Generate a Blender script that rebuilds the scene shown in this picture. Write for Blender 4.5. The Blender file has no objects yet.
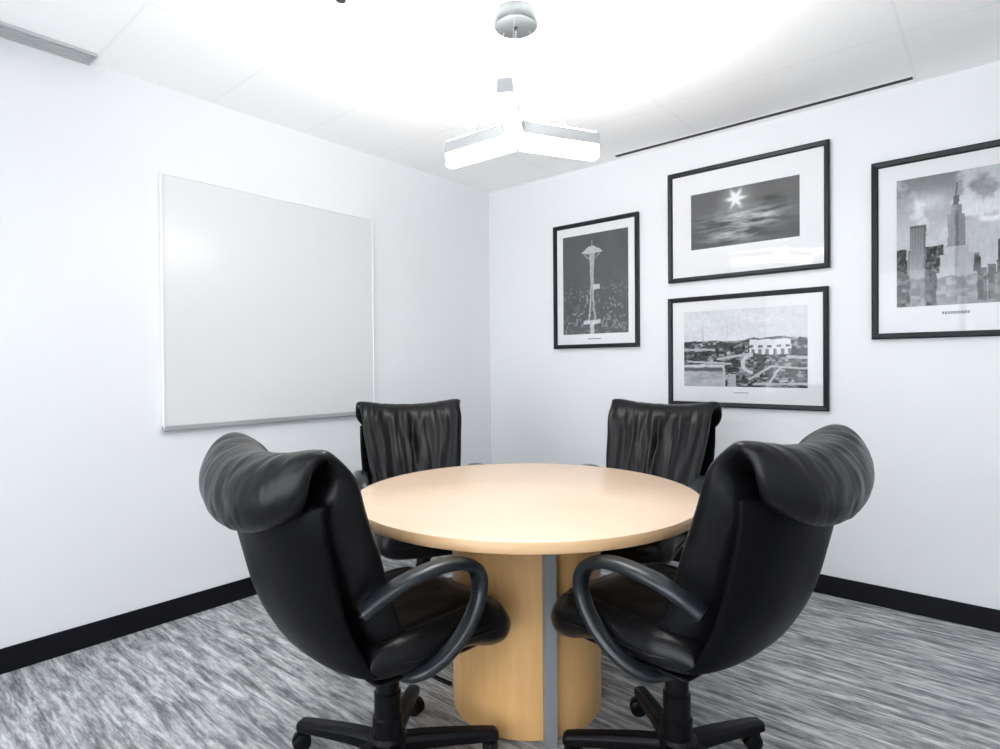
import bpy, bmesh, math, random
from mathutils import Vector, Matrix, noise

S = bpy.context.scene
COL = S.collection
PI = math.pi
random.seed(7)

# ------------------------------------------------------------------ camera
CAM = Vector((2.9813, -3.3846, 1.1951))
YAW, PITCH, ROLL, FPX = 40.4497, -0.5152, -0.4428, 590.25
cd = bpy.data.cameras.new('camera')
cam = bpy.data.objects.new('camera', cd)
COL.objects.link(cam)
cd.sensor_width = 36.0
cd.sensor_fit = 'HORIZONTAL'
cd.lens = FPX * 36.0 / 1000.0
cd.shift_y = -4.83 / 1000.0
cd.clip_start = 0.05
ya, pa, ra = math.radians(YAW), math.radians(PITCH), math.radians(ROLL)
F = Vector((-math.sin(ya) * math.cos(pa), math.cos(ya) * math.cos(pa), math.sin(pa)))
R0 = Vector((math.cos(ya), math.sin(ya), 0))
U0 = R0.cross(F)
Rv = R0 * math.cos(ra) + U0 * math.sin(ra)
Uv = U0 * math.cos(ra) - R0 * math.sin(ra)
cam.matrix_world = Matrix(((Rv.x, Uv.x, -F.x, CAM.x), (Rv.y, Uv.y, -F.y, CAM.y), (Rv.z, Uv.z, -F.z, CAM.z), (0, 0, 0, 1)))
S.camera = cam

# ------------------------------------------------------------------ world, exposure
S.view_settings.view_transform = 'Standard'
S.view_settings.look = 'None'
S.view_settings.gamma = 1.0
S.view_settings.use_curve_mapping = False
S.view_settings.exposure = 0.95
S.cycles.use_denoising = True
S.cycles.max_bounces = 12
S.cycles.diffuse_bounces = 8
S.cycles.glossy_bounces = 5
S.cycles.transparent_max_bounces = 8
S.cycles.sample_clamp_indirect = 6.0
S.cycles.caustics_reflective = False
S.cycles.caustics_refractive = False
WORLD_STRENGTH = 3.0
PENDANT_STRENGTH = 12.0
ADDED_UPLIGHT_STRENGTH = 150.0
PANEL_STRENGTH = 10.0
w = bpy.data.worlds.new('world')
S.world = w
w.use_nodes = True
bg = w.node_tree.nodes['Background']
bg.inputs['Color'].default_value = (0.90, 0.95, 1.0, 1)
bg.inputs['Strength'].default_value = WORLD_STRENGTH

ROOM_H = 2.5
RX, RY = 4.1, -5.0       # right wall and rear wall of the room

# ------------------------------------------------------------------ material helpers
def mat(name, color=(0.8, 0.8, 0.8), rough=0.5, metal=0.0, spec=0.5, coat=0.0):
    m = bpy.data.materials.new(name)
    m.use_nodes = True
    b = m.node_tree.nodes['Principled BSDF']
    b.inputs['Base Color'].default_value = (*color, 1)
    b.inputs['Roughness'].default_value = rough
    b.inputs['Metallic'].default_value = metal
    b.inputs['Specular IOR Level'].default_value = spec
    b.inputs['Coat Weight'].default_value = coat
    return m, m.node_tree.nodes, m.node_tree.links, b

def noise_bump(nodes, links, b, scale, strength, dist=0.002, detail=4, mapping=None):
    tc = nodes.new('ShaderNodeTexCoord')
    n = nodes.new('ShaderNodeTexNoise')
    n.inputs['Scale'].default_value = scale
    n.inputs['Detail'].default_value = detail
    bu = nodes.new('ShaderNodeBump')
    bu.inputs['Strength'].default_value = strength
    bu.inputs['Distance'].default_value = dist
    if mapping:
        mp = nodes.new('ShaderNodeMapping')
        mp.inputs['Scale'].default_value = mapping
        links.new(tc.outputs['Object'], mp.inputs['Vector'])
        links.new(mp.outputs['Vector'], n.inputs['Vector'])
    else:
        links.new(tc.outputs['Object'], n.inputs['Vector'])
    links.new(n.outputs['Fac'], bu.inputs['Height'])
    links.new(bu.outputs['Normal'], b.inputs['Normal'])
    return n

M = {}
m, n_, l_, b_ = mat('wall_paint', (0.745, 0.757, 0.772), 0.42, spec=0.45)
noise_bump(n_, l_, b_, 160, 0.12, 0.001)
M['wall'] = m
m, n_, l_, b_ = mat('black_rubber_base', (0.0035, 0.0035, 0.006), 0.5, spec=0.2)
noise_bump(n_, l_, b_, 60, 0.05, 0.001)
M['base'] = m

# ceiling: white tiles in a very shallow white grid
m, n_, l_, b_ = mat('ceiling_tile', (0.87, 0.87, 0.865), 0.9, spec=0.2)
tc = n_.new('ShaderNodeTexCoord')
sx = n_.new('ShaderNodeSeparateXYZ')
l_.new(tc.outputs['Object'], sx.inputs[0])
def math_node(op, a, b=None, clamp=False):
    k = n_.new('ShaderNodeMath'); k.operation = op; k.use_clamp = clamp
    for i, v in enumerate((a, b)):
        if v is None: continue
        if isinstance(v, (int, float)): k.inputs[i].default_value = v
        else: l_.new(v, k.inputs[i])
    return k.outputs[0]
def line_mask(coord, off, step, half):
    q = math_node('ADD', coord, off)
    q = math_node('PINGPONG', q, step / 2)      # 0 on the line
    return math_node('LESS_THAN', q, half)
ly = line_mask(sx.outputs['Y'], 0.555 + 0.506 * 20, 0.506, 0.006)
lx = line_mask(sx.outputs['X'], -2.675 + 1.012 * 10, 1.012, 0.006)
lines = math_node('MAXIMUM', lx, ly)
nz = n_.new('ShaderNodeTexNoise'); nz.inputs['Scale'].default_value = 220; nz.inputs['Detail'].default_value = 3
l_.new(tc.outputs['Object'], nz.inputs['Vector'])
mx = n_.new('ShaderNodeMix'); mx.data_type = 'RGBA'
mx.inputs['A'].default_value = (0.95, 0.95, 0.945, 1)
mx.inputs['B'].default_value = (0.90, 0.905, 0.91, 1)
l_.new(lines, mx.inputs['Factor'])
l_.new(mx.outputs['Result'], b_.inputs['Base Color'])
h_ = math_node('SUBTRACT', math_node('MULTIPLY', nz.outputs['Fac'], 0.2), lines)
bu = n_.new('ShaderNodeBump'); bu.inputs['Strength'].default_value = 0.1; bu.inputs['Distance'].default_value = 0.001
l_.new(h_, bu.inputs['Height']); l_.new(bu.outputs['Normal'], b_.inputs['Normal'])
M['ceiling'] = m

# carpet: grey broadloom with streaks running along the picture wall
m, n_, l_, b_ = mat('streaked_carpet', (0.2, 0.2, 0.2), 0.95, spec=0.1)
tc = n_.new('ShaderNodeTexCoord')
def streak(scl, nscale, detail, rough=0.6, dist=0.0):
    mp = n_.new('ShaderNodeMapping'); mp.inputs['Scale'].default_value = scl
    l_.new(tc.outputs['Object'], mp.inputs['Vector'])
    t = n_.new('ShaderNodeTexNoise'); t.inputs['Scale'].default_value = nscale
    t.inputs['Detail'].default_value = detail; t.inputs['Roughness'].default_value = rough
    t.inputs['Distortion'].default_value = dist
    l_.new(mp.outputs['Vector'], t.inputs['Vector'])
    return t.outputs['Fac']
s1 = streak((1.0, 8.0, 1), 4.5, 3, 0.6, 0.5)
s2 = streak((1.0, 6.0, 1), 19.0, 3, 0.65, 0.3)
s3 = streak((1, 1.6, 1), 240.0, 2, 0.6)
mixv = math_node('ADD', math_node('MULTIPLY', s1, 0.56), math_node('MULTIPLY', s2, 0.30))
mixv = math_node('ADD', mixv, math_node('MULTIPLY', s3, 0.18))
cr = n_.new('ShaderNodeValToRGB')
e = cr.color_ramp.elements
e[0].position = 0.40; e[0].color = (0.115, 0.118, 0.125, 1)
e[1].position = 0.64; e[1].color = (0.60, 0.61, 0.62, 1)
k = e.new(0.50); k.color = (0.27, 0.275, 0.285, 1)
l_.new(mixv, cr.inputs['Fac'])
l_.new(cr.outputs['Color'], b_.inputs['Base Color'])
bu = n_.new('ShaderNodeBump'); bu.inputs['Strength'].default_value = 0.5; bu.inputs['Distance'].default_value = 0.004
l_.new(s3, bu.inputs['Height']); l_.new(bu.outputs['Normal'], b_.inputs['Normal'])
M['carpet'] = m

def wood(name, c1, c2, rough, axis_scale):
    m, nn, ll, b = mat(name, c1, rough, spec=0.5)
    tc = nn.new('ShaderNodeTexCoord'); mp = nn.new('ShaderNodeMapping')
    mp.inputs['Scale'].default_value = axis_scale
    t = nn.new('ShaderNodeTexNoise'); t.inputs['Scale'].default_value = 3.0; t.inputs['Detail'].default_value = 6
    t.inputs['Roughness'].default_value = 0.6; t.inputs['Distortion'].default_value = 0.4
    ll.new(tc.outputs['Object'], mp.inputs['Vector']); ll.new(mp.outputs['Vector'], t.inputs['Vector'])
    r = nn.new('ShaderNodeValToRGB')
    r.color_ramp.elements[0].position = 0.3; r.color_ramp.elements[0].color = (*c1, 1)
    r.color_ramp.elements[1].position = 0.7; r.color_ramp.elements[1].color = (*c2, 1)
    ll.new(t.outputs['Fac'], r.inputs['Fac']); ll.new(r.outputs['Color'], b.inputs['Base Color'])
    return m
M['maple'] = wood('maple_laminate', (0.79, 0.59, 0.43), (0.82, 0.62, 0.46), 0.27, (1.2, 14, 1))
M['maple_edge'] = wood('maple_edge_band', (0.60, 0.38, 0.20), (0.66, 0.43, 0.24), 0.4, (1, 1, 20))
M['maple_base'] = wood('maple_veneer', (0.62, 0.355, 0.135), (0.70, 0.42, 0.175), 0.36, (10, 10, 0.9))
M['grey_edge'] = mat('grey_edge_strip', (0.22, 0.235, 0.25), 0.4)[0]

# leather: black with a fine grain
m, n_, l_, b_ = mat('black_leather', (0.004, 0.004, 0.005), 0.30, spec=0.24)
tc = n_.new('ShaderNodeTexCoord')
v = n_.new('ShaderNodeTexVoronoi'); v.inputs['Scale'].default_value = 330
l_.new(tc.outputs['Object'], v.inputs['Vector'])
nz = n_.new('ShaderNodeTexNoise'); nz.inputs['Scale'].default_value = 26; nz.inputs['Detail'].default_value = 4
l_.new(tc.outputs['Object'], nz.inputs['Vector'])
hh = math_node('ADD', math_node('MULTIPLY', v.outputs['Distance'], 0.25), math_node('MULTIPLY', nz.outputs['Fac'], 1.4))
bu = n_.new('ShaderNodeBump'); bu.inputs['Strength'].default_value = 0.35; bu.inputs['Distance'].default_value = 0.003
l_.new(hh, bu.inputs['Height']); l_.new(bu.outputs['Normal'], b_.inputs['Normal'])
M['leather'] = m
m, n_, l_, b_ = mat('black_vinyl_back', (0.003, 0.003, 0.004), 0.4, spec=0.06)
noise_bump(n_, l_, b_, 300, 0.2, 0.001)
M['vinyl'] = m
m, n_, l_, b_ = mat('charcoal_plastic', (0.010, 0.013, 0.016), 0.28, spec=0.45)
noise_bump(n_, l_, b_, 400, 0.1, 0.0006)
M['arm'] = m
m, n_, l_, b_ = mat('black_plastic', (0.004, 0.004, 0.005), 0.35, spec=0.15)
noise_bump(n_, l_, b_, 300, 0.1, 0.0006)
M['plastic'] = m
M['steel'] = mat('bright_steel', (0.55, 0.56, 0.58), 0.3, metal=1.0)[0]
m, n_, l_, b_ = mat('brushed_nickel', (0.11, 0.117, 0.12), 0.4, metal=1.0)
noise_bump(n_, l_, b_, 4, 0.1, 0.001, mapping=(1, 1, 200))
M['nickel'] = m
M['alu'] = mat('satin_aluminium', (0.34, 0.35, 0.36), 0.4, metal=0.4)[0]
M['rail'] = mat('rail_aluminium', (0.42, 0.43, 0.44), 0.45, metal=0.4)[0]
M['cable'] = mat('grey_cable', (0.25, 0.25, 0.26), 0.5)[0]
M['white_enamel'] = mat('whiteboard_surface', (0.66, 0.663, 0.667), 0.26, spec=0.5)[0]
M['white_trim'] = mat('white_trim', (0.80, 0.81, 0.82), 0.4)[0]
m, n_, l_, b_ = mat('black_wood_frame', (0.006, 0.0065, 0.009), 0.4, spec=0.3)
noise_bump(n_, l_, b_, 40, 0.1, 0.001, mapping=(1, 1, 1))
M['frame'] = m
M['matboard'] = mat('white_mat_board', (0.90, 0.90, 0.92), 0.8, spec=0.2)[0]
M['vent'] = mat('grey_diffuser_metal', (0.46, 0.47, 0.48), 0.6)[0]
M['dark'] = mat('dark_slot', (0.01, 0.01, 0.011), 0.6)[0]
M['caption'] = mat('grey_caption_ink', (0.25, 0.27, 0.32), 0.8)[0]

# picture glazing: clear pane that lets light through and mirrors a little
m = bpy.data.materials.new('picture_glass'); m.use_nodes = True
n_, l_ = m.node_tree.nodes, m.node_tree.links
n_.remove(n_['Principled BSDF'])
tr = n_.new('ShaderNodeBsdfTransparent'); gl = n_.new('ShaderNodeBsdfGlossy'); gl.inputs['Roughness'].default_value = 0.03
fr = n_.new('ShaderNodeFresnel'); fr.inputs['IOR'].default_value = 1.27
ms = n_.new('ShaderNodeMixShader')
l_.new(fr.outputs[0], ms.inputs[0]); l_.new(tr.outputs[0], ms.inputs[1]); l_.new(gl.outputs[0], ms.inputs[2])
l_.new(ms.outputs[0], n_['Material Output'].inputs['Surface'])
M['glass'] = m

def emis(name, color, strength):
    m, nn, ll, b = mat(name, (0.9, 0.9, 0.9), 0.4)
    b.inputs['Emission Color'].default_value = (*color, 1)
    b.inputs['Emission Strength'].default_value = strength
    return m
M['glow'] = emis('lit_opal_diffuser', (1.0, 0.99, 0.97), PENDANT_STRENGTH)
M['added_uplight'] = emis('added_uplight_strip', (1.0, 0.99, 0.97), ADDED_UPLIGHT_STRENGTH)  # glow for strips added on the arms to brighten the ceiling
M['panel'] = emis('lit_strip_and_fill_panel', (0.96, 0.98, 1.0), PANEL_STRENGTH)  # glow of the ceiling strip, shared by the added fill panels

# ------------------------------------------------------------------ mesh helpers
def link(name, bm, material, parent=None, smooth=False, label=None, angle=None):
    me = bpy.data.meshes.new(name)
    bmesh.ops.recalc_face_normals(bm, faces=bm.faces)
    bm.to_mesh(me); bm.free()
    me.materials.append(material)
    o = bpy.data.objects.new(name, me)
    COL.objects.link(o)
    if parent is not None: o.parent = parent
    if smooth:
        for p in me.polygons: p.use_smooth = True
        if angle:
            me.set_sharp_from_angle(angle=math.radians(angle))
    if label: o['label'] = label
    return o

def bevel(o, width, seg=2):
    md = o.modifiers.new('bevel', 'BEVEL')
    md.width = width; md.segments = seg; md.limit_method = 'ANGLE'
    return o

def box(bm, x0, x1, y0, y1, z0, z1):
    vs = [bm.verts.new(p) for p in ((x0, y0, z0), (x1, y0, z0), (x1, y1, z0), (x0, y1, z0),
                                    (x0, y0, z1), (x1, y0, z1), (x1, y1, z1), (x0, y1, z1))]
    for f in ((0, 3, 2, 1), (4, 5, 6, 7), (0, 1, 5, 4), (1, 2, 6, 5), (2, 3, 7, 6), (3, 0, 4, 7)):
        bm.faces.new([vs[i] for i in f])
    return vs

def B(*a):
    bm = bmesh.new(); box(bm, *a); return bm

def lathe(bm, prof, seg=32, center=(0, 0, 0), axis='Z'):
    rings = []
    for r, h in prof:
        ring = []
        for i in range(seg):
            a = 2 * PI * i / seg
            c, s = r * math.cos(a), r * math.sin(a)
            p = {'Z': (c, s, h), 'X': (h, c, s), 'Y': (c, h, s)}[axis]
            ring.append(bm.verts.new((p[0] + center[0], p[1] + center[1], p[2] + center[2])))
        rings.append(ring)
    for a, b in zip(rings, rings[1:]):
        for i in range(seg):
            j = (i + 1) % seg
            bm.faces.new((a[i], a[j], b[j], b[i]))
    bm.faces.new(rings[0][::-1]); bm.faces.new(rings[-1])

def catmull(pts, n):
    P = [Vector(p) for p in pts]
    P = [2 * P[0] - P[1]] + P + [2 * P[-1] - P[-2]]
    out = []
    segs = len(P) - 3
    for i in range(n + 1):
        t = i / n * segs
        k = min(int(t), segs - 1); f = t - k
        p0, p1, p2, p3 = P[k:k + 4]
        out.append(0.5 * ((2 * p1) + (p2 - p0) * f + (2 * p0 - 5 * p1 + 4 * p2 - p3) * f * f + (3 * p1 - p0 - 3 * p2 + p3) * f ** 3))
    return out

def sweep(bm, pts, sec, side=Vector((1, 0, 0))):
    """sec(t) -> list of (a, b): a along side, b along the in-plane normal."""
    n = len(pts); rings = []
    for i, p in enumerate(pts):
        t = (pts[min(i + 1, n - 1)] - pts[max(i - 1, 0)]).normalized()
        nn = t.cross(side).normalized(); sd = nn.cross(t).normalized()
        rings.append([bm.verts.new(p + sd * a + nn * b) for a, b in sec(i / (n - 1))])
    for a, b in zip(rings, rings[1:]):
        k = len(a)
        for i in range(k):
            j = (i + 1) % k
            bm.faces.new((a[i], a[j], b[j], b[i]))
    bm.faces.new(rings[0][::-1]); bm.faces.new(rings[-1])

def ellipse(ra, rb, n=16, p=2.4):
    out = []
    for i in range(n):
        a = 2 * PI * i / n
        c, s = math.cos(a), math.sin(a)
        out.append((math.copysign(abs(c) ** (2 / p), c) * ra, math.copysign(abs(s) ** (2 / p), s) * rb))
    return out

def tube(bm, pts, r, n=10):
    pts = [Vector(p) for p in pts]
    d = (pts[-1] - pts[0]).normalized()
    side = Vector((1, 0, 0)) if abs(d.x) < 0.7 else Vector((0, 1, 0))
    sweep(bm, pts, lambda t: [(r * math.cos(2 * PI * i / n), r * math.sin(2 * PI * i / n)) for i in range(n)], side)

def pillow(nu, nv, front, back):
    """closed sheet; front/back: f(u, v) -> Vector, meeting where |u|=1 or v=0/1."""
    bm = bmesh.new()
    us = [math.sin(PI / 2 * (2 * i / nu - 1)) * 0.35 + 0.65 * (2 * i / nu - 1) for i in range(nu + 1)]
    vs = [0.5 + 0.5 * (math.sin(PI / 2 * (2 * j / nv - 1)) * 0.3 + 0.7 * (2 * j / nv - 1)) for j in range(nv + 1)]
    A = [[bm.verts.new(front(u, v)) for u in us] for v in vs]
    C = [[bm.verts.new(back(u, v)) for u in us] for v in vs]
    for G, flip in ((A, 0), (C, 1)):
        for j in range(nv):
            for i in range(nu):
                q = (G[j][i], G[j][i + 1], G[j + 1][i + 1], G[j + 1][i])
                bm.faces.new(q[::-1] if flip else q)
    bmesh.ops.remove_doubles(bm, verts=bm.verts, dist=1e-5)
    return bm

def thing(name, label, cat, loc=(0, 0, 0), rotz=0.0, group=None):
    o = bpy.data.objects.new(name, None)
    COL.objects.link(o)
    o.empty_display_size = 0.1
    o.location = loc; o.rotation_euler = (0, 0, rotz)
    o['label'] = label; o['category'] = cat
    if group: o['group'] = group
    return o

def struct(o):
    o['kind'] = 'structure'
    return o

# ------------------------------------------------------------------ room
T = 0.12
struct(link('floor', B(-T, RX + T, RY - T, T, -0.1, 0.0), M['carpet']))
struct(link('ceiling', B(-T, RX + T, RY - T, T, ROOM_H, ROOM_H + 0.1), M['ceiling']))
struct(link('wall_left', B(-T, 0, RY - T, T, 0, ROOM_H), M['wall']))
struct(link('wall_back', B(0, RX + T, 0, T, 0, ROOM_H), M['wall']))
struct(link('wall_right', B(RX, RX + T, RY - T, 0, 0, ROOM_H), M['wall']))
# rear wall, behind the camera: glazed opening added to let fill light in
bm = bmesh.new()
box(bm, 0, 0.5, RY - T, RY, 0, ROOM_H)
box(bm, 3.7, RX, RY - T, RY, 0, ROOM_H)
box(bm, 0.5, 3.7, RY - T, RY, 0, 0.08)
box(bm, 0.5, 3.7, RY - T, RY, 2.3, ROOM_H)
struct(link('wall_rear', bm, M['wall']))
bm = bmesh.new()
for x in (0.5, 1.55, 2.62, 3.66):
    box(bm, x, x + 0.04, RY - 0.08, RY - 0.03, 0.08, 2.3)
box(bm, 0.54, 3.66, RY - 0.08, RY - 0.03, 0.08, 0.12)
box(bm, 0.54, 3.66, RY - 0.08, RY - 0.03, 2.26, 2.3)
wf = struct(link('added_window_1', bm, M['alu']))  # unseen glazing frame, added with the opening for fill light
link('pane', B(0.54, 3.66, RY - 0.06, RY - 0.052, 0.12, 2.26), M['glass'], wf)

def baseboard(name, *a):
    o = link(name, B(*a), M['base']); bevel(o, 0.003)
    return struct(o)
baseboard('baseboard_left', 0.0, 0.009, RY, -0.0, 0.0, 0.1)
baseboard('baseboard_back', 0.009, RX, -0.009, 0.0, 0.0, 0.1)
baseboard('baseboard_right', RX - 0.009, RX, RY, -0.009, 0.0, 0.1)

# flush panels added behind the camera as fill light, out of view
def panel(x, y, label):
    t = thing('fill_light_panel', label, 'ceiling light', (x, y, ROOM_H - 0.012), 0, 'added fill light panels behind the camera')
    bm = bmesh.new()
    s, f = 0.25, 0.02
    box(bm, -s, s, -s, -s + f, 0, 0.012); box(bm, -s, s, s - f, s, 0, 0.012)
    box(bm, -s, -s + f, -s + f, s - f, 0, 0.012); box(bm, s - f, s, -s + f, s - f, 0, 0.012)
    link('frame', bm, M['white_trim'], t)
    link('diffuser', B(-s + f, s - f, -s + f, s - f, 0.003, 0.011), M['panel'], t)
panel(1.2, -4.35, 'added square fill light panel behind the camera, nearer the left wall')
panel(3.2, -4.45, 'added square fill light panel behind the camera, nearer the right wall')
t = thing('ceiling_light_strip', 'narrow ceiling light strip above the camera', 'ceiling light', (3.32, -3.62, ROOM_H))
link('frame', B(-0.515, 0.515, -0.115, 0.115, -0.010, -0.001), M['white_trim'], t)
link('diffuser', B(-0.5, 0.5, -0.10, 0.10, -0.014, -0.0105), M['panel'], t)

# grey air slot along the left wall
t = thing('ceiling_vent', 'grey linear air vent set in the ceiling along the left wall', 'vent', (0.0, 0, ROOM_H))
bm = bmesh.new()
x0, x1, y0, y1 = 0.0, 0.113, -3.8, -2.585
box(bm, x0, x1, y0, y1, -0.006, -0.001)
link('backing', bm, M['vent'], t)
bm = bmesh.new()
box(bm, x0, x0 + 0.008, y0, y1, -0.012, -0.006); box(bm, x1 - 0.008, x1, y0, y1, -0.012, -0.006)
box(bm, x0 + 0.008, x1 - 0.008, y1 - 0.008, y1, -0.012, -0.006); box(bm, x0 + 0.008, x1 - 0.008, y0, y0 + 0.008, -0.012, -0.006)
link('frame', bm, M['vent'], t)
for i in range(3):
    xs = x0 + 0.03 + i * 0.0265
    link('slat', B(xs - 0.003, xs + 0.003, y0 + 0.008, y1 - 0.008, -0.010, -0.006), M['vent'], t)
# black slot along the picture wall
t = thing('slot_diffuser', 'thin black slot diffuser in the ceiling above the framed pictures', 'vent', (0, 0, ROOM_H))
link('slot', B(1.13, 2.665, -0.088, -0.062, -0.006, -0.001), M['dark'], t)
bm = bmesh.new()
box(bm, 1.12, 2.675, -0.0618, -0.056, -0.003, -0.001); box(bm, 1.12, 2.675, -0.094, -0.0882, -0.003, -0.001)
link('flange', bm, M['white_trim'], t)

# sprinkler head whose tip shows at the top edge
t = thing('fire_sprinkler', 'small dark fire sprinkler head hanging from the ceiling near the top edge', 'sprinkler', (1.262, -2.190, ROOM_H))
bm = bmesh.new(); lathe(bm, [(0.03, 0.0), (0.03, -0.004), (0.012, -0.008), (0.010, -0.03)], 20); link('escutcheon', bm, M['steel'], t, True, angle=40)
bm = bmesh.new()
tube(bm, [(-0.010, 0, -0.028), (-0.014, 0, -0.042), (-0.004, 0, -0.056)], 0.0025, 8)
tube(bm, [(0.010, 0, -0.028), (0.014, 0, -0.042), (0.004, 0, -0.056)], 0.0025, 8)
link('yoke', bm, M['dark'], t, True)
bm = bmesh.new(); lathe(bm, [(0.006, -0.054), (0.017, -0.057), (0.017, -0.060), (0.004, -0.062)], 20); link('deflector', bm, M['dark'], t, True, angle=40)

# ------------------------------------------------------------------ whiteboard
t = thing('whiteboard', 'large blank white dry-erase board hung on the left wall', 'whiteboard', (0, -1.714, 0.907))
w2, hb = 0.604, 1.189
o = link('board_surface', B(0.002, 0.019, -w2 + 0.006, w2 - 0.006, 0.012, hb - 0.006), M['white_enamel'], t)
bm = bmesh.new()
box(bm, 0.002, 0.023, -w2, -w2 + 0.007, 0.0, hb); box(bm, 0.002, 0.023, w2 - 0.007, w2, 0.0, hb)
box(bm, 0.002, 0.023, -w2 + 0.007, w2 - 0.007, hb - 0.007, hb)
bevel(link('frame', bm, M['white_trim'], t, label='thin pale frame'), 0.0015)
bm = bmesh.new()
prof = [(0.002, -0.014), (0.030, -0.014), (0.034, -0.006), (0.030, -0.006), (0.027, -0.009), (0.020, -0.006), (0.020, 0.012), (0.002, 0.012)]
A = [bm.verts.new((x, -w2, z)) for x, z in prof]; C = [bm.verts.new((x, w2, z)) for x, z in prof]
for i in range(len(prof)):
    j = (i + 1) % len(prof); bm.faces.new((A[i], A[j], C[j], C[i]))
bm.faces.new(A[::-1]); bm.faces.new(C)
link('tray', bm, M['rail'], t, label='narrow grey metal bottom rail')

# ------------------------------------------------------------------ framed pictures
def fbm(x, y, s=1.0, o=4, seed=0.0):
    v = 0; a = 0.5
    for i in range(o):
        v += a * noise.noise(Vector((x * s + seed, y * s + seed * 1.7, seed))); s *= 2; a *= 0.55
    return v

def sm(a, b, x):
    t = max(0, min(1, (x - a) / (b - a))); return t * t * (3 - 2 * t)

def img_tower(x, y):      # portrait: lit observation tower over a city at night; x 0..1, y 0..1 up
    v = 0.085 + 0.03 * fbm(x, y, 3, 3, 1.0) + 0.015 * (1 - y)
    cx = 0.46
    d = abs(x - cx)
    # saucer
    if 0.80 < y < 0.87:
        hw = 0.16 * (1 - abs(y - 0.81) / 0.065) ** 0.6 if y > 0.81 else 0.16 * sm(0.795, 0.81, y)
        if d < hw: v = 0.42 + 0.25 * (0.5 + fbm(x, y, 30, 2, 3))
    if 0.86 < y < 0.93 and d < 0.008: v = 0.3
    if 0.70 < y < 0.80:
        hw = 0.03 + 0.10 * sm(0.72, 0.80, y)
        if 0.014 < d < hw and d > hw - 0.035: v = 0.26
    if 0.10 < y < 0.80:
        hw = 0.014 + 0.05 * abs((y - 0.52) / 0.45) ** 2.2
        e = abs(d - hw)
        if e < 0.013 or (d < 0.014 and y > 0.5): v = 0.42 + 0.2 * fbm(x, y, 40, 2, 5)
    if 0.44 < y < 0.49 and abs(x - 0.53) < 0.05: v = 0.6
    if 0.10 < y < 0.14 and d < 0.13: v = 0.6
    if y < 0.10 and d < 0.03: v = 0.6
    if y < 0.60:
        n = noise.cell(Vector((x * 38, y * 46, 3.3)))
        g = fbm(x, y, 6, 3, 9.2)
        if n > 0.62 - 0.5 * max(g, 0):
            v += (0.05 + 0.30 * max(0, g + 0.2)) * sm(0.6, 0.3, y)
        v += 0.07 * max(0, g) * (0.6 - y)
    return v

def img_sun(x, y):        # landscape: star of sunlight above cloud
    v = 0.072 + 0.03 * fbm(x * 2, y, 3, 3, 2.0)
    dx, dy = (x - 0.44) * 1.85, y - 0.80
    r = math.hypot(dx, dy); a = math.atan2(dy, dx)
    ray = 0.13 + 0.12 * abs(math.cos(a * 3)) ** 3
    v += 0.95 * sm(ray, ray * 0.05, r) + 0.22 * math.exp(-r * r / 0.05)
    c = fbm(x * 5, y * 15, 1.0, 5, 4.4)
    band = math.exp(-((y - 0.42) / 0.17) ** 2) * math.exp(-((x - 0.5) / 0.33) ** 2)
    v += band * max(-0.05, 0.22 + 1.0 * c)
    low = math.exp(-((y - 0.15) / 0.10) ** 2) * math.exp(-((x - 0.4) / 0.3) ** 2)
    v += low * max(-0.04, 0.12 + 0.7 * c)
    v *= 1 - 0.75 * math.exp(-((x - 0.74) / 0.09) ** 2 - ((y - 0.72) / 0.05) ** 2)
    return v

def img_river(x, y):      # landscape: river city with bridges under a pale sky
    if y > 0.63 + 0.05 * fbm(x, 0.3, 5, 3, 8) - 0.03 + 0.04 * math.exp(-((x - 0.75) / 0.16) ** 2):
        v = 0.76 + 0.12 * fbm(x, y * 2, 3, 3, 3.1)
        if y < 0.95 and (abs(x - 0.17) < 0.008 or abs(x - 0.38) < 0.006): v -= 0.12 * sm(0.95, 0.7, y)
        return v
    n = fbm(x * 1.4, y * 3, 8, 5, 5.5)
    v = 0.20 + 0.75 * n
    v = 0.04 + 0.40 * sm(-0.18, 0.35, n)
    c = noise.cell(Vector((x * 42, y * 40, 2.2)))
    v *= 0.55 + 0.8 * c
    if 0.56 < x < 0.88 and 0.41 < y < 0.60:                # white stadium-like building
        v = 0.80
        if 0.50 < y < 0.53 and math.sin(x * 90) > 0.0: v = 0.12
        if y < 0.48 and math.sin(x * 110) > 0.1: v = 0.2
    if y < 0.29 and x < 0.36:                              # pale roof and water at lower left
        v = 0.42 + 0.25 * n
        if y > 0.26: v = 0.62
        if 0.20 < y < 0.25: v = 0.10
        if x > 0.34: v = 0.55
    if x < 0.28 and 0.47 < y < 0.50: v = 0.5
    d = math.hypot((x - 0.585) * 1.4, y - 0.30)            # arch
    if abs(d - 0.11) < 0.022 and y > 0.16: v = 0.62 if x < 0.585 else 0.08
    if d < 0.085 and y > 0.16: v = 0.14 + 0.2 * c
    for k, (xa, ya_, xb, yb, wd) in enumerate(((0.56, 0.10, 0.72, 0.26, 0.012), (0.72, 0.26, 1.0, 0.24, 0.012), (0.6, 0.04, 1.0, 0.05, 0.015), (0.86, 0.38, 1.0, 0.37, 0.02),
                                              (0.30, 0.36, 0.56, 0.42, 0.014), (0.70, 0.02, 0.80, 0.26, 0.01), (0.05, 0.33, 0.4, 0.30, 0.012))):
        tt = max(0, min(1, ((x - xa) * (xb - xa) + (y - ya_) * (yb - ya_)) / ((xb - xa) ** 2 + (yb - ya_) ** 2)))
        if math.hypot(x - xa - tt * (xb - xa), y - ya_ - tt * (yb - ya_)) < wd: v = 0.52
    if abs(x - 0.42) < 0.03 and y < 0.16: v = 0.45
    return v

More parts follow.
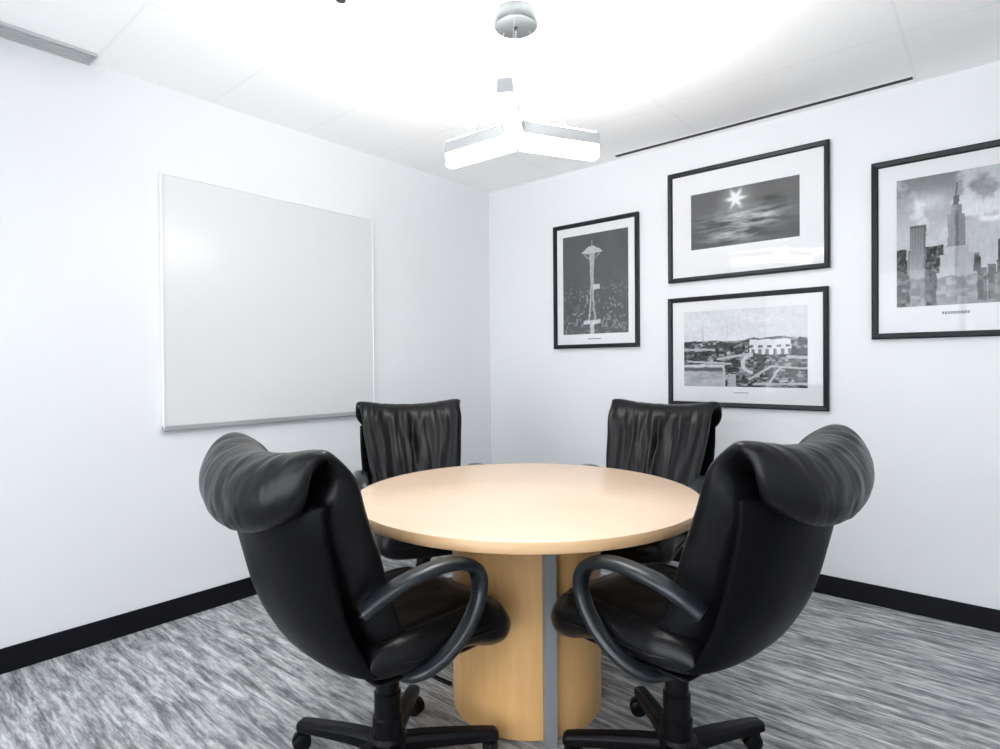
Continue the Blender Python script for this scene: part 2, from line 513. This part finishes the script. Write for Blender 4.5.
BLD = []
rr = random.Random(11)
for i in range(34):
    BLD.append((rr.uniform(0, 1), rr.uniform(0.02, 0.05), rr.uniform(0.20, 0.47), rr.choice((0.06, 0.10, 0.16, 0.28))))
BLD.sort(key=lambda b: -b[2])
def img_skyline(x, y):    # portrait: tall stepped tower among city blocks under clouds
    v = 0.22 + 0.36 * sm(1.0, 0.5, y)
    v += 0.34 * sm(0.0, 0.30, fbm(x * 1.3, y * 1.8, 2.4, 5, 6.1) + 0.22 * sm(0.42, 0.6, x) * sm(0.55, 0.75, y) - 0.02)
    v += 0.28 * math.exp(-((x - 0.28) / 0.17) ** 2 - ((y - 0.80) / 0.07) ** 2)
    for i, (bx, bw, bh, bt) in enumerate(BLD):
        if abs(x - bx) < bw and y < bh:
            c = noise.cell(Vector((x * 60, y * 60, i)))
            v = bt * (0.6 + 0.7 * c) + 0.06 * y
            if abs(x - bx) > bw * 0.8: v *= 0.6
    if abs(x - 0.185) < 0.070 and y < 0.63:
        v = 0.17 + 0.22 * sm(0.6, 0.2, y) + (0.05 if math.sin(x * 260) > 0 else 0)
        if y > 0.61 or x > 0.235: v *= 0.6
    if 0.25 < x < 0.40 and y < 0.46: v = 0.05 + 0.12 * noise.cell(Vector((x * 50, y * 50, 1)))
    if 0.03 < x < 0.09 and y < 0.45: v = 0.06 + 0.06 * noise.cell(Vector((x * 50, y * 50, 2)))
    d = abs(x - 0.50)
    hw = 0.16 if y < 0.24 else 0.135 if y < 0.38 else 0.095 if y < 0.44 else 0.068 if y < 0.68 else 0.042 if y < 0.75 else 0.022 if y < 0.82 else 0.006 if y < 0.91 else 0
    if d < hw:
        v = (0.20 if y > 0.44 else 0.42) + (0.06 if math.sin(x * 300) > 0 else 0) + 0.10 * sm(0.02, -0.02, x - 0.50) - (0.12 if d < 0.014 and y < 0.7 else 0)
        if y > 0.75: v = 0.12
    if y < 0.22:
        c = noise.cell(Vector((x * 24, y * 34, 9)))
        v = 0.45 * v + 0.20 * c * c + 0.10 * max(0, fbm(x, y, 12, 3, 3))
    return v

WARP, GRAIN = 0.008, 0.10
def art_mesh(name, fn, w, h, nx, ny):
    me = bpy.data.meshes.new(name)
    verts = [((i / nx - 0.5) * w, 0.0, (j / ny) * h) for j in range(ny + 1) for i in range(nx + 1)]
    faces = [(j * (nx + 1) + i, j * (nx + 1) + i + 1, (j + 1) * (nx + 1) + i + 1, (j + 1) * (nx + 1) + i) for j in range(ny) for i in range(nx)]
    me.from_pydata(verts, [], faces)
    ca = me.color_attributes.new('ink', 'FLOAT_COLOR', 'POINT')
    buf = []
    for j in range(ny + 1):
        for i in range(nx + 1):
            x, y = i / nx, j / ny
            wx = min(1, max(0, x + WARP * noise.noise(Vector((x * 14, y * 14, 1.1)))))
            wy = min(1, max(0, y + WARP * noise.noise(Vector((x * 14, y * 14, 8.1)))))
            g = fn(wx, wy) * (1 + GRAIN * noise.noise(Vector((x * 60, y * 45, 5.0))) + GRAIN * noise.noise(Vector((x * 25, y * 20, 2.0))))
            g = max(0.004, min(0.9, g))
            buf += [g * 0.97, g * 0.99, g * 1.04, 1]
    ca.data.foreach_set('color', buf)
    return me

m, n_, l_, b_ = mat('photo_print', (0.5, 0.5, 0.5), 0.5, spec=0.3)
at = n_.new('ShaderNodeAttribute'); at.attribute_name = 'ink'
l_.new(at.outputs['Color'], b_.inputs['Base Color'])
M['print'] = m

def picture(x0, x1, z0, z1, px0, px1, pz0, pz1, fn, label, cap, fw=0.026, nx=150, ny=110):
    cx = (x0 + x1) / 2; t = thing('framed_picture', label, 'picture', (cx, 0, z0), 0, 'framed black and white photographs on the back wall')
    W, Hh = x1 - x0, z1 - z0; w = W / 2
    bm = bmesh.new()
    prof = [(0.0, -0.001), (0.0, -0.026), (0.006, -0.030), (fw - 0.004, -0.027), (fw, -0.020), (fw, -0.001)]   # inset, y
    rings = []
    for ins, yy in prof:
        rings.append([bm.verts.new(p) for p in ((-w + ins, yy, ins), (w - ins, yy, ins), (w - ins, yy, Hh - ins), (-w + ins, yy, Hh - ins))])
    for a, b in zip(rings, rings[1:] + rings[:1]):
        for i in range(4):
            j = (i + 1) % 4; bm.faces.new((a[i], a[j], b[j], b[i]))
    link('frame', bm, M['frame'], t)
    # mat board with a bevelled window
    bm = bmesh.new()
    o_ = [(-w + fw, fw), (w - fw, fw), (w - fw, Hh - fw), (-w + fw, Hh - fw)]
    i_ = [(px0 - cx, pz0 - z0), (px1 - cx, pz0 - z0), (px1 - cx, pz1 - z0), (px0 - cx, pz1 - z0)]
    r0 = [bm.verts.new((x, -0.012, z)) for x, z in o_]
    r1 = [bm.verts.new((x, -0.012, z)) for x, z in i_]
    r2 = [bm.verts.new((x, -0.0095, z)) for x, z in i_]
    r3 = [bm.verts.new((x, -0.0095, z)) for x, z in o_]
    for a, b in ((r0, r1), (r1, r2), (r2, r3), (r3, r0)):
        for i in range(4):
            j = (i + 1) % 4; bm.faces.new((a[i], a[j], b[j], b[i]))
    link('mat_board', bm, M['matboard'], t)
    me = art_mesh('photo_print', fn, px1 - px0 + 0.002, pz1 - pz0 + 0.002, nx, ny)
    me.materials.append(M['print'])
    o = bpy.data.objects.new('photo_print', me); COL.objects.link(o); o.parent = t
    o.location = ((px0 + px1) / 2 - cx, -0.0092, pz0 - z0 - 0.001)
    # caption strip under the print
    cu0, cu1, cz, ch = cap
    bm = bmesh.new()
    n = 9; r_ = random.Random(3)
    xx = cu0
    while xx < cu1 - 0.004:
        ww = min(r_.uniform(0.006, 0.011), cu1 - xx)
        box(bm, xx - cx, xx + ww - cx, -0.0125, -0.012, cz - z0 - ch / 2, cz - z0 + ch / 2)
        xx += ww + 0.0022
    link('caption', bm, M['caption'], t, label='tiny illegible grey caption line')
    link('glass', B(-w + fw, w - fw, -0.0165, -0.0150, fw, Hh - fw), M['glass'], t)
    return t
picture(0.608, 1.252, 1.299, 2.140, 0.681, 1.178, 1.393, 2.057, img_tower,
        'portrait framed night photograph of a lit observation tower, leftmost picture', (0.88, 0.976, 1.360, 0.008), nx=120, ny=150)
picture(1.449, 2.313, 1.673, 2.321, 1.587, 2.172, 1.854, 2.176, img_sun,
        'framed photograph of a starburst sun over dark clouds, upper of the stacked pair', (1.83, 1.83, 1.8, 0.004))
picture(1.447, 2.307, 0.943, 1.580, 1.541, 2.208, 1.059, 1.494, img_river,
        'framed photograph of a river city with bridges, lower of the stacked pair', (1.83, 1.911, 1.026, 0.005), nx=190, ny=130)
picture(2.494, 3.147, 1.302, 2.153, 2.595, 3.046, 1.451, 2.052, img_skyline,
        'framed skyline photograph with a tall stepped tower, rightmost and cut by the frame edge', (2.769, 2.872, 1.415, 0.013), fw=0.028, nx=150, ny=190)

# ------------------------------------------------------------------ pendant light
PX, PY = 1.600, -1.658
t = thing('pendant_light', 'white three-armed pendant lamp hanging from the ceiling above the round table', 'pendant light', (PX, PY, ROOM_H))
bm = bmesh.new(); lathe(bm, [(0.082, 0.0), (0.082, -0.046), (0.079, -0.050), (0.074, -0.051)], 48)
cn = link('canopy', bm, M['nickel'], t, True, 'brushed metal ceiling canopy', angle=40)
bm = bmesh.new(); lathe(bm, [(0.006, -0.05), (0.006, -0.060), (0.003, -0.064)], 14); link('cable_gland', bm, M['dark'], cn, True)
ZT, ZB = 2.10 - ROOM_H, 2.00 - ROOM_H
AL = 0.345
for k, a in enumerate((-57.5, 62.5, 182.5)):
    ar = math.radians(a)
    d = Vector((math.cos(ar), math.sin(ar), 0)); s = Vector((-d.y, d.x, 0))
    def P(l, q, z): return d * l + s * q + Vector((0, 0, z))
    def beam(l0, l1, q0, z0, q1, z1):
        bm = bmesh.new()
        vs = [bm.verts.new(P(l, sg * q, z)) for l in (l0, l1) for q, z, sg in ((q0, z0, -1), (q0, z0, 1), (q1, z1, 1), (q1, z1, -1))]
        for f in ((0, 1, 2, 3), (7, 6, 5, 4), (0, 4, 5, 1), (1, 5, 6, 2), (2, 6, 7, 3), (3, 7, 4, 0)): bm.faces.new([vs[i] for i in f])
        return bm
    arm = link('arm', beam(0.018, AL, 0.027, ZB + 0.052, 0.024, ZT), M['alu'], t); bevel(arm, 0.003)
    df = link('diffuser', beam(0.016, AL - 0.003, 0.022, ZB, 0.025, ZB + 0.0515), M['glow'], arm, label='glowing white diffuser'); bevel(df, 0.004, 3)
    link('added_uplight', beam(0.03, AL - 0.012, 0.017, ZT + 0.0005, 0.015, ZT + 0.004), M['added_uplight'], arm, label='added glowing strip on top of the arm to brighten the ceiling')  # upward glow added to the lamp so the ceiling gets brighter
    bm = bmesh.new(); tube(bm, [d * 0.055 + Vector((0, 0, -0.05)), P(AL * 0.62, 0, ZT)], 0.0008, 6)
    link('cable', bm, M['cable'], t)
bm = bmesh.new(); lathe(bm, [(0.030, ZB + 0.05), (0.034, ZB + 0.055), (0.034, ZT - 0.003), (0.028, ZT)], 24); link('hub', bm, M['alu'], t, True, angle=40)
bm = bmesh.new(); tube(bm, [(0, 0, -0.06), (0, 0, ZT)], 0.0016, 8); link('power_cord', bm, M['cable'], t)

# ------------------------------------------------------------------ round table
TX, TY, TR, TZ = 1.675, -1.715, 0.606, 0.738
t = thing('round_table', 'round maple conference table on a drum base, amid four chairs', 'table', (TX, TY, 0))
bm = bmesh.new(); lathe(bm, [(TR - 0.003, TZ - 0.034), (TR - 0.0005, TZ - 0.0315), (TR - 0.0005, TZ - 0.0045), (TR - 0.002, TZ - 0.0025)], 160)
link('edge_band', bm, M['maple_edge'], t, True, angle=50)
bm = bmesh.new(); lathe(bm, [(TR - 0.002, TZ - 0.0030), (TR - 0.0015, TZ - 0.0012), (TR - 0.0035, TZ)], 160)
link('tabletop', bm, M['maple'], t, True, angle=50)
sa = math.atan2(-1.886 - TY, 1.902 - TX)     # direction of the slab edge seen from the camera
cs, sn = math.cos(sa), math.sin(sa)
BR, SL, ST = 0.264, 0.300, 0.018
top = TZ - 0.035
bm = B(-SL, SL, -ST, ST, 0.0, top)
bmesh.ops.rotate(bm, verts=bm.verts, cent=(0, 0, 0), matrix=Matrix.Rotation(sa, 3, 'Z'))
bevel(link('divider_panel', bm, M['grey_edge'], t, label='grey edged upright panel'), 0.002)
for sg in (1, -1):
    bm = bmesh.new()
    off = ST + 0.0005
    a0 = math.asin(off / BR)
    N = 48
    ring0, ring1 = [], []
    for i in range(N + 1):
        a = a0 + (PI - 2 * a0) * i / N
        x, y = BR * math.cos(a), sg * BR * math.sin(a)
        X, Y = x * cs - y * sn, x * sn + y * cs
        ring0.append(bm.verts.new((X, Y, 0.004))); ring1.append(bm.verts.new((X, Y, top)))
    for i in range(N): bm.faces.new((ring0[i], ring0[i + 1], ring1[i + 1], ring1[i]))
    bm.faces.new((ring0[-1], ring0[0], ring1[0], ring1[-1]))
    bm.faces.new(ring0); bm.faces.new(ring1)
    link('drum_panel', bm, M['maple_base'], t, True, angle=30)

# ------------------------------------------------------------------ chairs
def seat_shift(dz): return dz

def make_chair(label, dz=0.0, az=0.0):
    t = thing('office_chair', label, 'chair', group='black leather office chairs around the round table')
    # --- backrest pad that rolls over the top
    cl = catmull([(0, -0.105, 0.455), (0, -0.150, 0.520), (0, -0.193, 0.62), (0, -0.233, 0.73), (0, -0.276, 0.83), (0, -0.302, 0.892),
                  (0, -0.324, 0.930), (0, -0.362, 0.952), (0, -0.408, 0.943), (0, -0.436, 0.905), (0, -0.434, 0.856), (0, -0.415, 0.810)], 240)
    def mid(v):
        i = min(int(v * 240), 239); f = v * 240 - i
        return cl[i].lerp(cl[i + 1], f)
    def frame(v):
        a, b = mid(max(0, v - 0.01)), mid(min(1, v + 0.01))
        tg = (b - a).normalized()
        return tg, Vector((0, tg.z, -tg.y))     # normal toward the front / up / back over the roll
    def halfw(v):
        return (0.205 + 0.055 * sm(0.0, 0.5, v) + 0.019 * sm(0.5, 0.7, v)) * (1 - 0.30 * max(0.0, (v - 0.80) / 0.20) ** 2.5)
    def base_pt(u, v):
        p = mid(v); hw = halfw(v)
        z = p.z + 0.042 * abs(u) ** 2.5 * sm(0.25, 0.60, v)
        y = p.y + 0.055 * u * u * (1 - 0.35 * sm(0.5, 1.0, v))
        k = sm(0.45, 0.62, v)
        y = y * (1 - k) + k * (-0.345 + (y + 0.345) * (1 - 0.45 * u ** 4))
        return Vector((u * hw, y, z + dz))
    def pleat(u, v):
        # gathered vertical folds, a deep centre seam and a tuft above the lumbar pad
        wob = 0.10 * noise.noise(Vector((u * 2, v * 5, 1.3)))
        f = 0.0
        fade = sm(0.10, 0.22, v) * (1 - 0.9 * sm(0.46, 0.62, v))
        f += 0.0040 * math.sin((u + wob) * 21 + 2.2 * noise.noise(Vector((u * 3, v * 4, 4))))
        f += 0.0055 * noise.noise(Vector((u * 11 + 3 * (v - .4) * u, v * 5, 7.7)))
        f += 0.0022 * noise.noise(Vector((u * 26, v * 9, 2.7)))
        f *= fade
        f -= 0.014 * math.exp(-(u / 0.045) ** 2) * sm(0.2, 0.28, v) * (1 - sm(0.42, 0.60, v))
        f -= 0.020 * math.exp(-(u / 0.10) ** 2 - ((v - 0.33) / 0.035) ** 2)
        f += 0.012 * math.exp(-((v - 0.22) / 0.07) ** 2) * (1 - u * u)
        f += (0.0026 * noise.noise(Vector((u * 7 + v * 3, v * 11, 9.1))) + 0.0014 * noise.noise(Vector((u * 17 - v * 6, v * 16, 4.1)))) * sm(0.55, 0.7, v)
        return f
    def edge(u, v):
        return max(0.0, 1 - abs(u) ** 7) ** 0.5 * max(0.0, 1 - abs(2 * v - 1) ** 16) ** 0.5
    def front(u, v):
        tg, nn = frame(v); e_ = edge(u, v)
        th = 0.030 + 0.006 * sm(0.5, 0.75, v)
        return base_pt(u, v) + nn * (e_ * (th + pleat(u, v)))
    def back(u, v):
        tg, nn = frame(v); e_ = edge(u, v)
        th = 0.075 * (1 - sm(0.38, 0.56, v)) + 0.018
        return base_pt(u, v) - nn * (e_ * th)
    link('backrest_pad', pillow(96, 110, front, back), M['leather'], t, True)
    # --- outer shell, wraps from under the roll down beneath the seat
    sc = catmull([(0, -0.385, 0.885), (0, -0.377, 0.80), (0, -0.355, 0.70), (0, -0.328, 0.60), (0, -0.292, 0.52), (0, -0.238, 0.445), (0, -0.155, 0.405), (0, -0.05, 0.390)], 160)
    def smid(v):
        i = min(int(v * 160), 159); return sc[i].lerp(sc[i + 1], v * 160 - i)
    def sp(u, v, side):
        a, b = smid(max(0, v - 0.01)), smid(min(1, v + 0.01)); tg = (b - a).normalized(); nn = Vector((0, tg.z, -tg.y))
        hw = 0.262 - 0.012 * sm(0.1, 0.6, v) - 0.03 * sm(0.6, 1.0, v)
        p = smid(v)
        e_ = max(0.0, 1 - abs(u) ** 12) ** 0.5 * max(0.0, 1 - abs(2 * v - 1) ** 20) ** 0.5
        wrap = 0.06 * abs(u) ** 2.6 * (1 - 0.55 * sm(0.55, 0.95, v))
        q = Vector((u * hw, p.y, p.z + dz)) - nn * 0 + Vector((0, 1, 0)) * wrap * (1 - 0.8 * sm(0.6, 0.95, v)) + Vector((0, 0, 0.03 * u * u * sm(0.6, 0.9, v)))
        return q + nn * (side * e_ * 0.012)
    link('backrest_shell', pillow(40, 56, lambda u, v: sp(u, v, -1), lambda u, v: sp(u, v, 1)), M['vinyl'], t, True, 'smooth black outer back shell')
    # --- seat cushion with waterfall front
    def seat(u, v, top):
        y = -0.205 + 0.505 * v
        hw = 0.258 - 0.030 * max(0.0, (v - 0.75) / 0.25) ** 3 - 0.02 * sm(0.25, 0.0, v)
        y -= 0.016 * abs(u) ** 3.5 * sm(0.6, 1.0, v)
        e_ = max(0.0, 1 - abs(u) ** 6) ** 0.5 * max(0.0, 1 - abs(2 * v - 1) ** 9) ** 0.5
        drop = 0.028 * sm(0.62, 1.0, v) ** 1.5
        c = 0.452 - drop
        if top:
            h = 0.062 + 0.012 * abs(u) ** 3 - 0.012 * math.exp(-((v - 0.35) / 0.25) ** 2) * (1 - u * u)
            h += 0.003 * noise.noise(Vector((u * 3, v * 4, 3))) + 0.0010 * noise.noise(Vector((u * 13, v * 15, 5)))
            h -= 0.006 * math.exp(-((abs(u) - 0.72) / 0.04) ** 2) * sm(1.0, 0.9, v)
            h += 0.012 * math.exp(-((v - 0.86) / 0.12) ** 2)
        else:
            h = -0.050 - 0.025 * sm(0.55, 0.85, v)
        return Vector((u * hw, y + (0.012 * e_ if v > 0.9 else 0), c + h * e_ + dz))
    sc_ = link('seat_cushion', pillow(72, 64, lambda u, v: seat(u, v, True), lambda u, v: seat(u, v, False)), M['leather'], t, True)
    ring = []
    for i in range(97):
        a = 2 * PI * i / 96
        c, s = math.cos(a), math.sin(a)
        u = math.copysign(abs(c) ** 0.35, c); vv = 0.5 + 0.5 * math.copysign(abs(s) ** 0.35, s)
        p = seat(max(-0.9985, min(0.9985, u)), max(0.002, min(0.998, vv)), True); q = seat(max(-0.9985, min(0.9985, u)), max(0.002, min(0.998, vv)), False)
        m_ = (p + q) / 2; c0 = Vector((0, 0.05, m_.z)); m_ = m_ + (m_ - c0).normalized() * 0.001; ring.append(m_)
    bm = bmesh.new()
    nr = len(ring) - 1
    rv = []
    for i in range(nr):
        tg = (ring[(i + 1) % nr] - ring[i - 1]).normalized()
        a1 = tg.cross(Vector((0, 0, 1))).normalized(); a2 = a1.cross(tg)
        rv.append([bm.verts.new(ring[i] + (a1 * math.cos(2 * PI * k / 8) + a2 * math.sin(2 * PI * k / 8)) * 0.0042) for k in range(8)])
    for i in range(nr):
        a_, b_2 = rv[i], rv[(i + 1) % nr]
        for k in range(8): bm.faces.new((a_[k], a_[(k + 1) % 8], b_2[(k + 1) % 8], b_2[k]))
    link('piping', bm, M['leather'], sc_, True)
    # --- seat pan and mechanism
    bm = pillow(24, 20, lambda u, v: Vector((u * 0.215, -0.17 + 0.40 * v, 0.402 + dz)),
                lambda u, v: Vector((u * 0.215, -0.17 + 0.40 * v, 0.402 + dz - 0.026 * max(0, 1 - abs(u) ** 8) ** 0.5 * max(0, 1 - abs(2 * v - 1) ** 8) ** 0.5)))
    link('seat_pan', bm, M['plastic'], t, True)
    mech = bmesh.new(); box(mech, -0.075, 0.075, -0.10, 0.13, 0.325 + dz, 0.378 + dz)
    mo = bevel(link('tilt_mechanism', mech, M['plastic'], t), 0.012, 3)
    bm = bmesh.new(); tube(bm, [(0.07, 0.02, 0.35 + dz), (0.16, 0.02, 0.352 + dz), (0.20, 0.03, 0.345 + dz), (0.235, 0.05, 0.335 + dz)], 0.006); link('lever', bm, M['plastic'], mo, True)
    bm = bmesh.new(); lathe(bm, [(0.022, 0.13), (0.026, 0.136), (0.026, 0.168), (0.020, 0.174)], 20, (0, 0, 0.35 + dz), 'Y'); link('knob', bm, M['plastic'], mo, True, angle=40)
    # --- loop arms
    for s in (-1, 1):
        pts = catmull([(s * x, y, z + az) for x, y, z in ((0.250, -0.232, 0.613), (0.268, -0.185, 0.646), (0.282, -0.12, 0.673), (0.288, -0.035, 0.685), (0.288, 0.04, 0.677),
                       (0.288, 0.092, 0.648), (0.288, 0.107, 0.600), (0.288, 0.090, 0.545), (0.286, 0.045, 0.487),
                       (0.275, -0.015, 0.440), (0.240, -0.065, 0.410), (0.15, -0.08, 0.392))], 90)
        def sec(v_):
            wd = 0.024 + 0.005 * sm(0.03, 0.2, v_) * (1 - sm(0.45, 0.6, v_)); tk = 0.0145 + 0.003 * math.sin(v_ * PI)
            return ellipse(wd, tk, 18)
        bm = bmesh.new(); sweep(bm, pts, sec); link('armrest', bm, M['arm'], t, True, 'glossy charcoal loop armrest')
    # --- column
    bm = bmesh.new(); lathe(bm, [(0.044, 0.085), (0.044, 0.175), (0.039, 0.180), (0.039, 0.245), (0.034, 0.250), (0.034, 0.315 + dz), (0.028, 0.330 + dz)], 28)
    link('gas_column', bm, M['plastic'], t, True, angle=35)
    # --- five-star base
    bm = bmesh.new(); lathe(bm, [(0.046, 0.052), (0.056, 0.060), (0.056, 0.115), (0.048, 0.125)], 28)
    sb = link('star_base', bm, M['plastic'], t, True, angle=35)
    for i in range(5):
        a = math.radians(90 + 72 * i + BASE_ROT)
        d = Vector((math.cos(a), math.sin(a), 0)); s = Vector((-d.y, d.x, 0))
        bm = bmesh.new()
        pts = [d * q + Vector((0, 0, z)) for q, z in ((0.04, 0.094), (0.12, 0.092), (0.20, 0.086), (0.285, 0.078), (0.320, 0.074), (0.330, 0.070))]
        n = len(pts); rings = []
        for j, p in enumerate(pts):
            f = j / (n - 1); w_ = (0.029 - 0.009 * f) * (0.8 if j == n - 1 else 1); h_ = (0.022 - 0.008 * f) * (0.8 if j == n - 1 else 1)
            rings.append([bm.verts.new(p + s * a_ * w_ + Vector((0, 0, b__ * h_))) for a_, b__ in ((-1, -1), (1, -1), (1, 0.4), (0.6, 1), (-0.6, 1), (-1, 0.4))])
        for a_, b__ in zip(rings, rings[1:]):
            for k in range(6): bm.faces.new((a_[k], a_[(k + 1) % 6], b__[(k + 1) % 6], b__[k]))
        bm.faces.new(rings[0][::-1]); bm.faces.new(rings[-1])
        bevel(link('base_leg', bm, M['plastic'], sb), 0.004, 2)
        # caster
        c = d * 0.305
        bm = bmesh.new()
        ct = random.Random(i * 5 + 1).uniform(0, 2 * PI)
        q = bmesh.new()
        for sx_ in (-1, 1):
            lathe(q, [(0.018, sx_ * 0.006), (0.026, sx_ * 0.008), (0.026, sx_ * 0.019), (0.020, sx_ * 0.023)], 20, (0, 0.012, 0.026), 'X')
        lathe(q, [(0.0055, 0.028), (0.0055, 0.066)], 12, (0, 0, 0))
        box(q, -0.006, 0.006, -0.012, 0.030, 0.024, 0.050)
        lathe(q, [(0.0285, -0.005), (0.0285, 0.005)], 20, (0, 0.012, 0.029), 'X')
        bmesh.ops.rotate(q, verts=q.verts, cent=(0, 0, 0), matrix=Matrix.Rotation(ct, 3, 'Z'))
        bmesh.ops.translate(q, verts=q.verts, vec=c)
        bm.free(); link('caster', q, M['plastic'], sb, True, angle=40)
    return t

def dup(o, parent=None):
    c = o.copy(); COL.objects.link(c)
    if parent is not None: c.parent = parent
    for ch in list(o.children): dup(ch, c)
    return c

BASE_ROT = -31.0
def place(o, x, y, deg, label):
    """deg: heading of the chair's front, measured from +Y counter-clockwise"""
    o.location = (x, y, 0); o.rotation_euler = (0, 0, math.radians(deg)); o['label'] = label

chair = make_chair('x')
raised = make_chair('x', dz=0.016)      # the front right one is set a little higher
SPOTS = [
    (chair, 1.613, -2.297, -5.5, 0, 'black leather office chair at the table front left, seen from behind, nearest the left wall'),
    (raised, 2.264, -1.768, 81.0, -4, 'black leather office chair at the table front right, seen from behind, nearest the rightmost picture'),
    (None, 0.872, -1.485, 239.0, 20, 'black leather office chair across the table, pleated front showing, beside the whiteboard corner'),
    (None, 1.704, -0.929, 184.5, -30, 'black leather office chair across the table, pleated front showing, below the river city picture'),
]
for c, x, y, deg, br, lab in SPOTS:
    c = c or dup(chair)
    place(c, x, y, deg, lab)
    for ch in c.children:
        if ch.name.startswith('star_base'): ch.rotation_euler = (0, 0, math.radians(br))
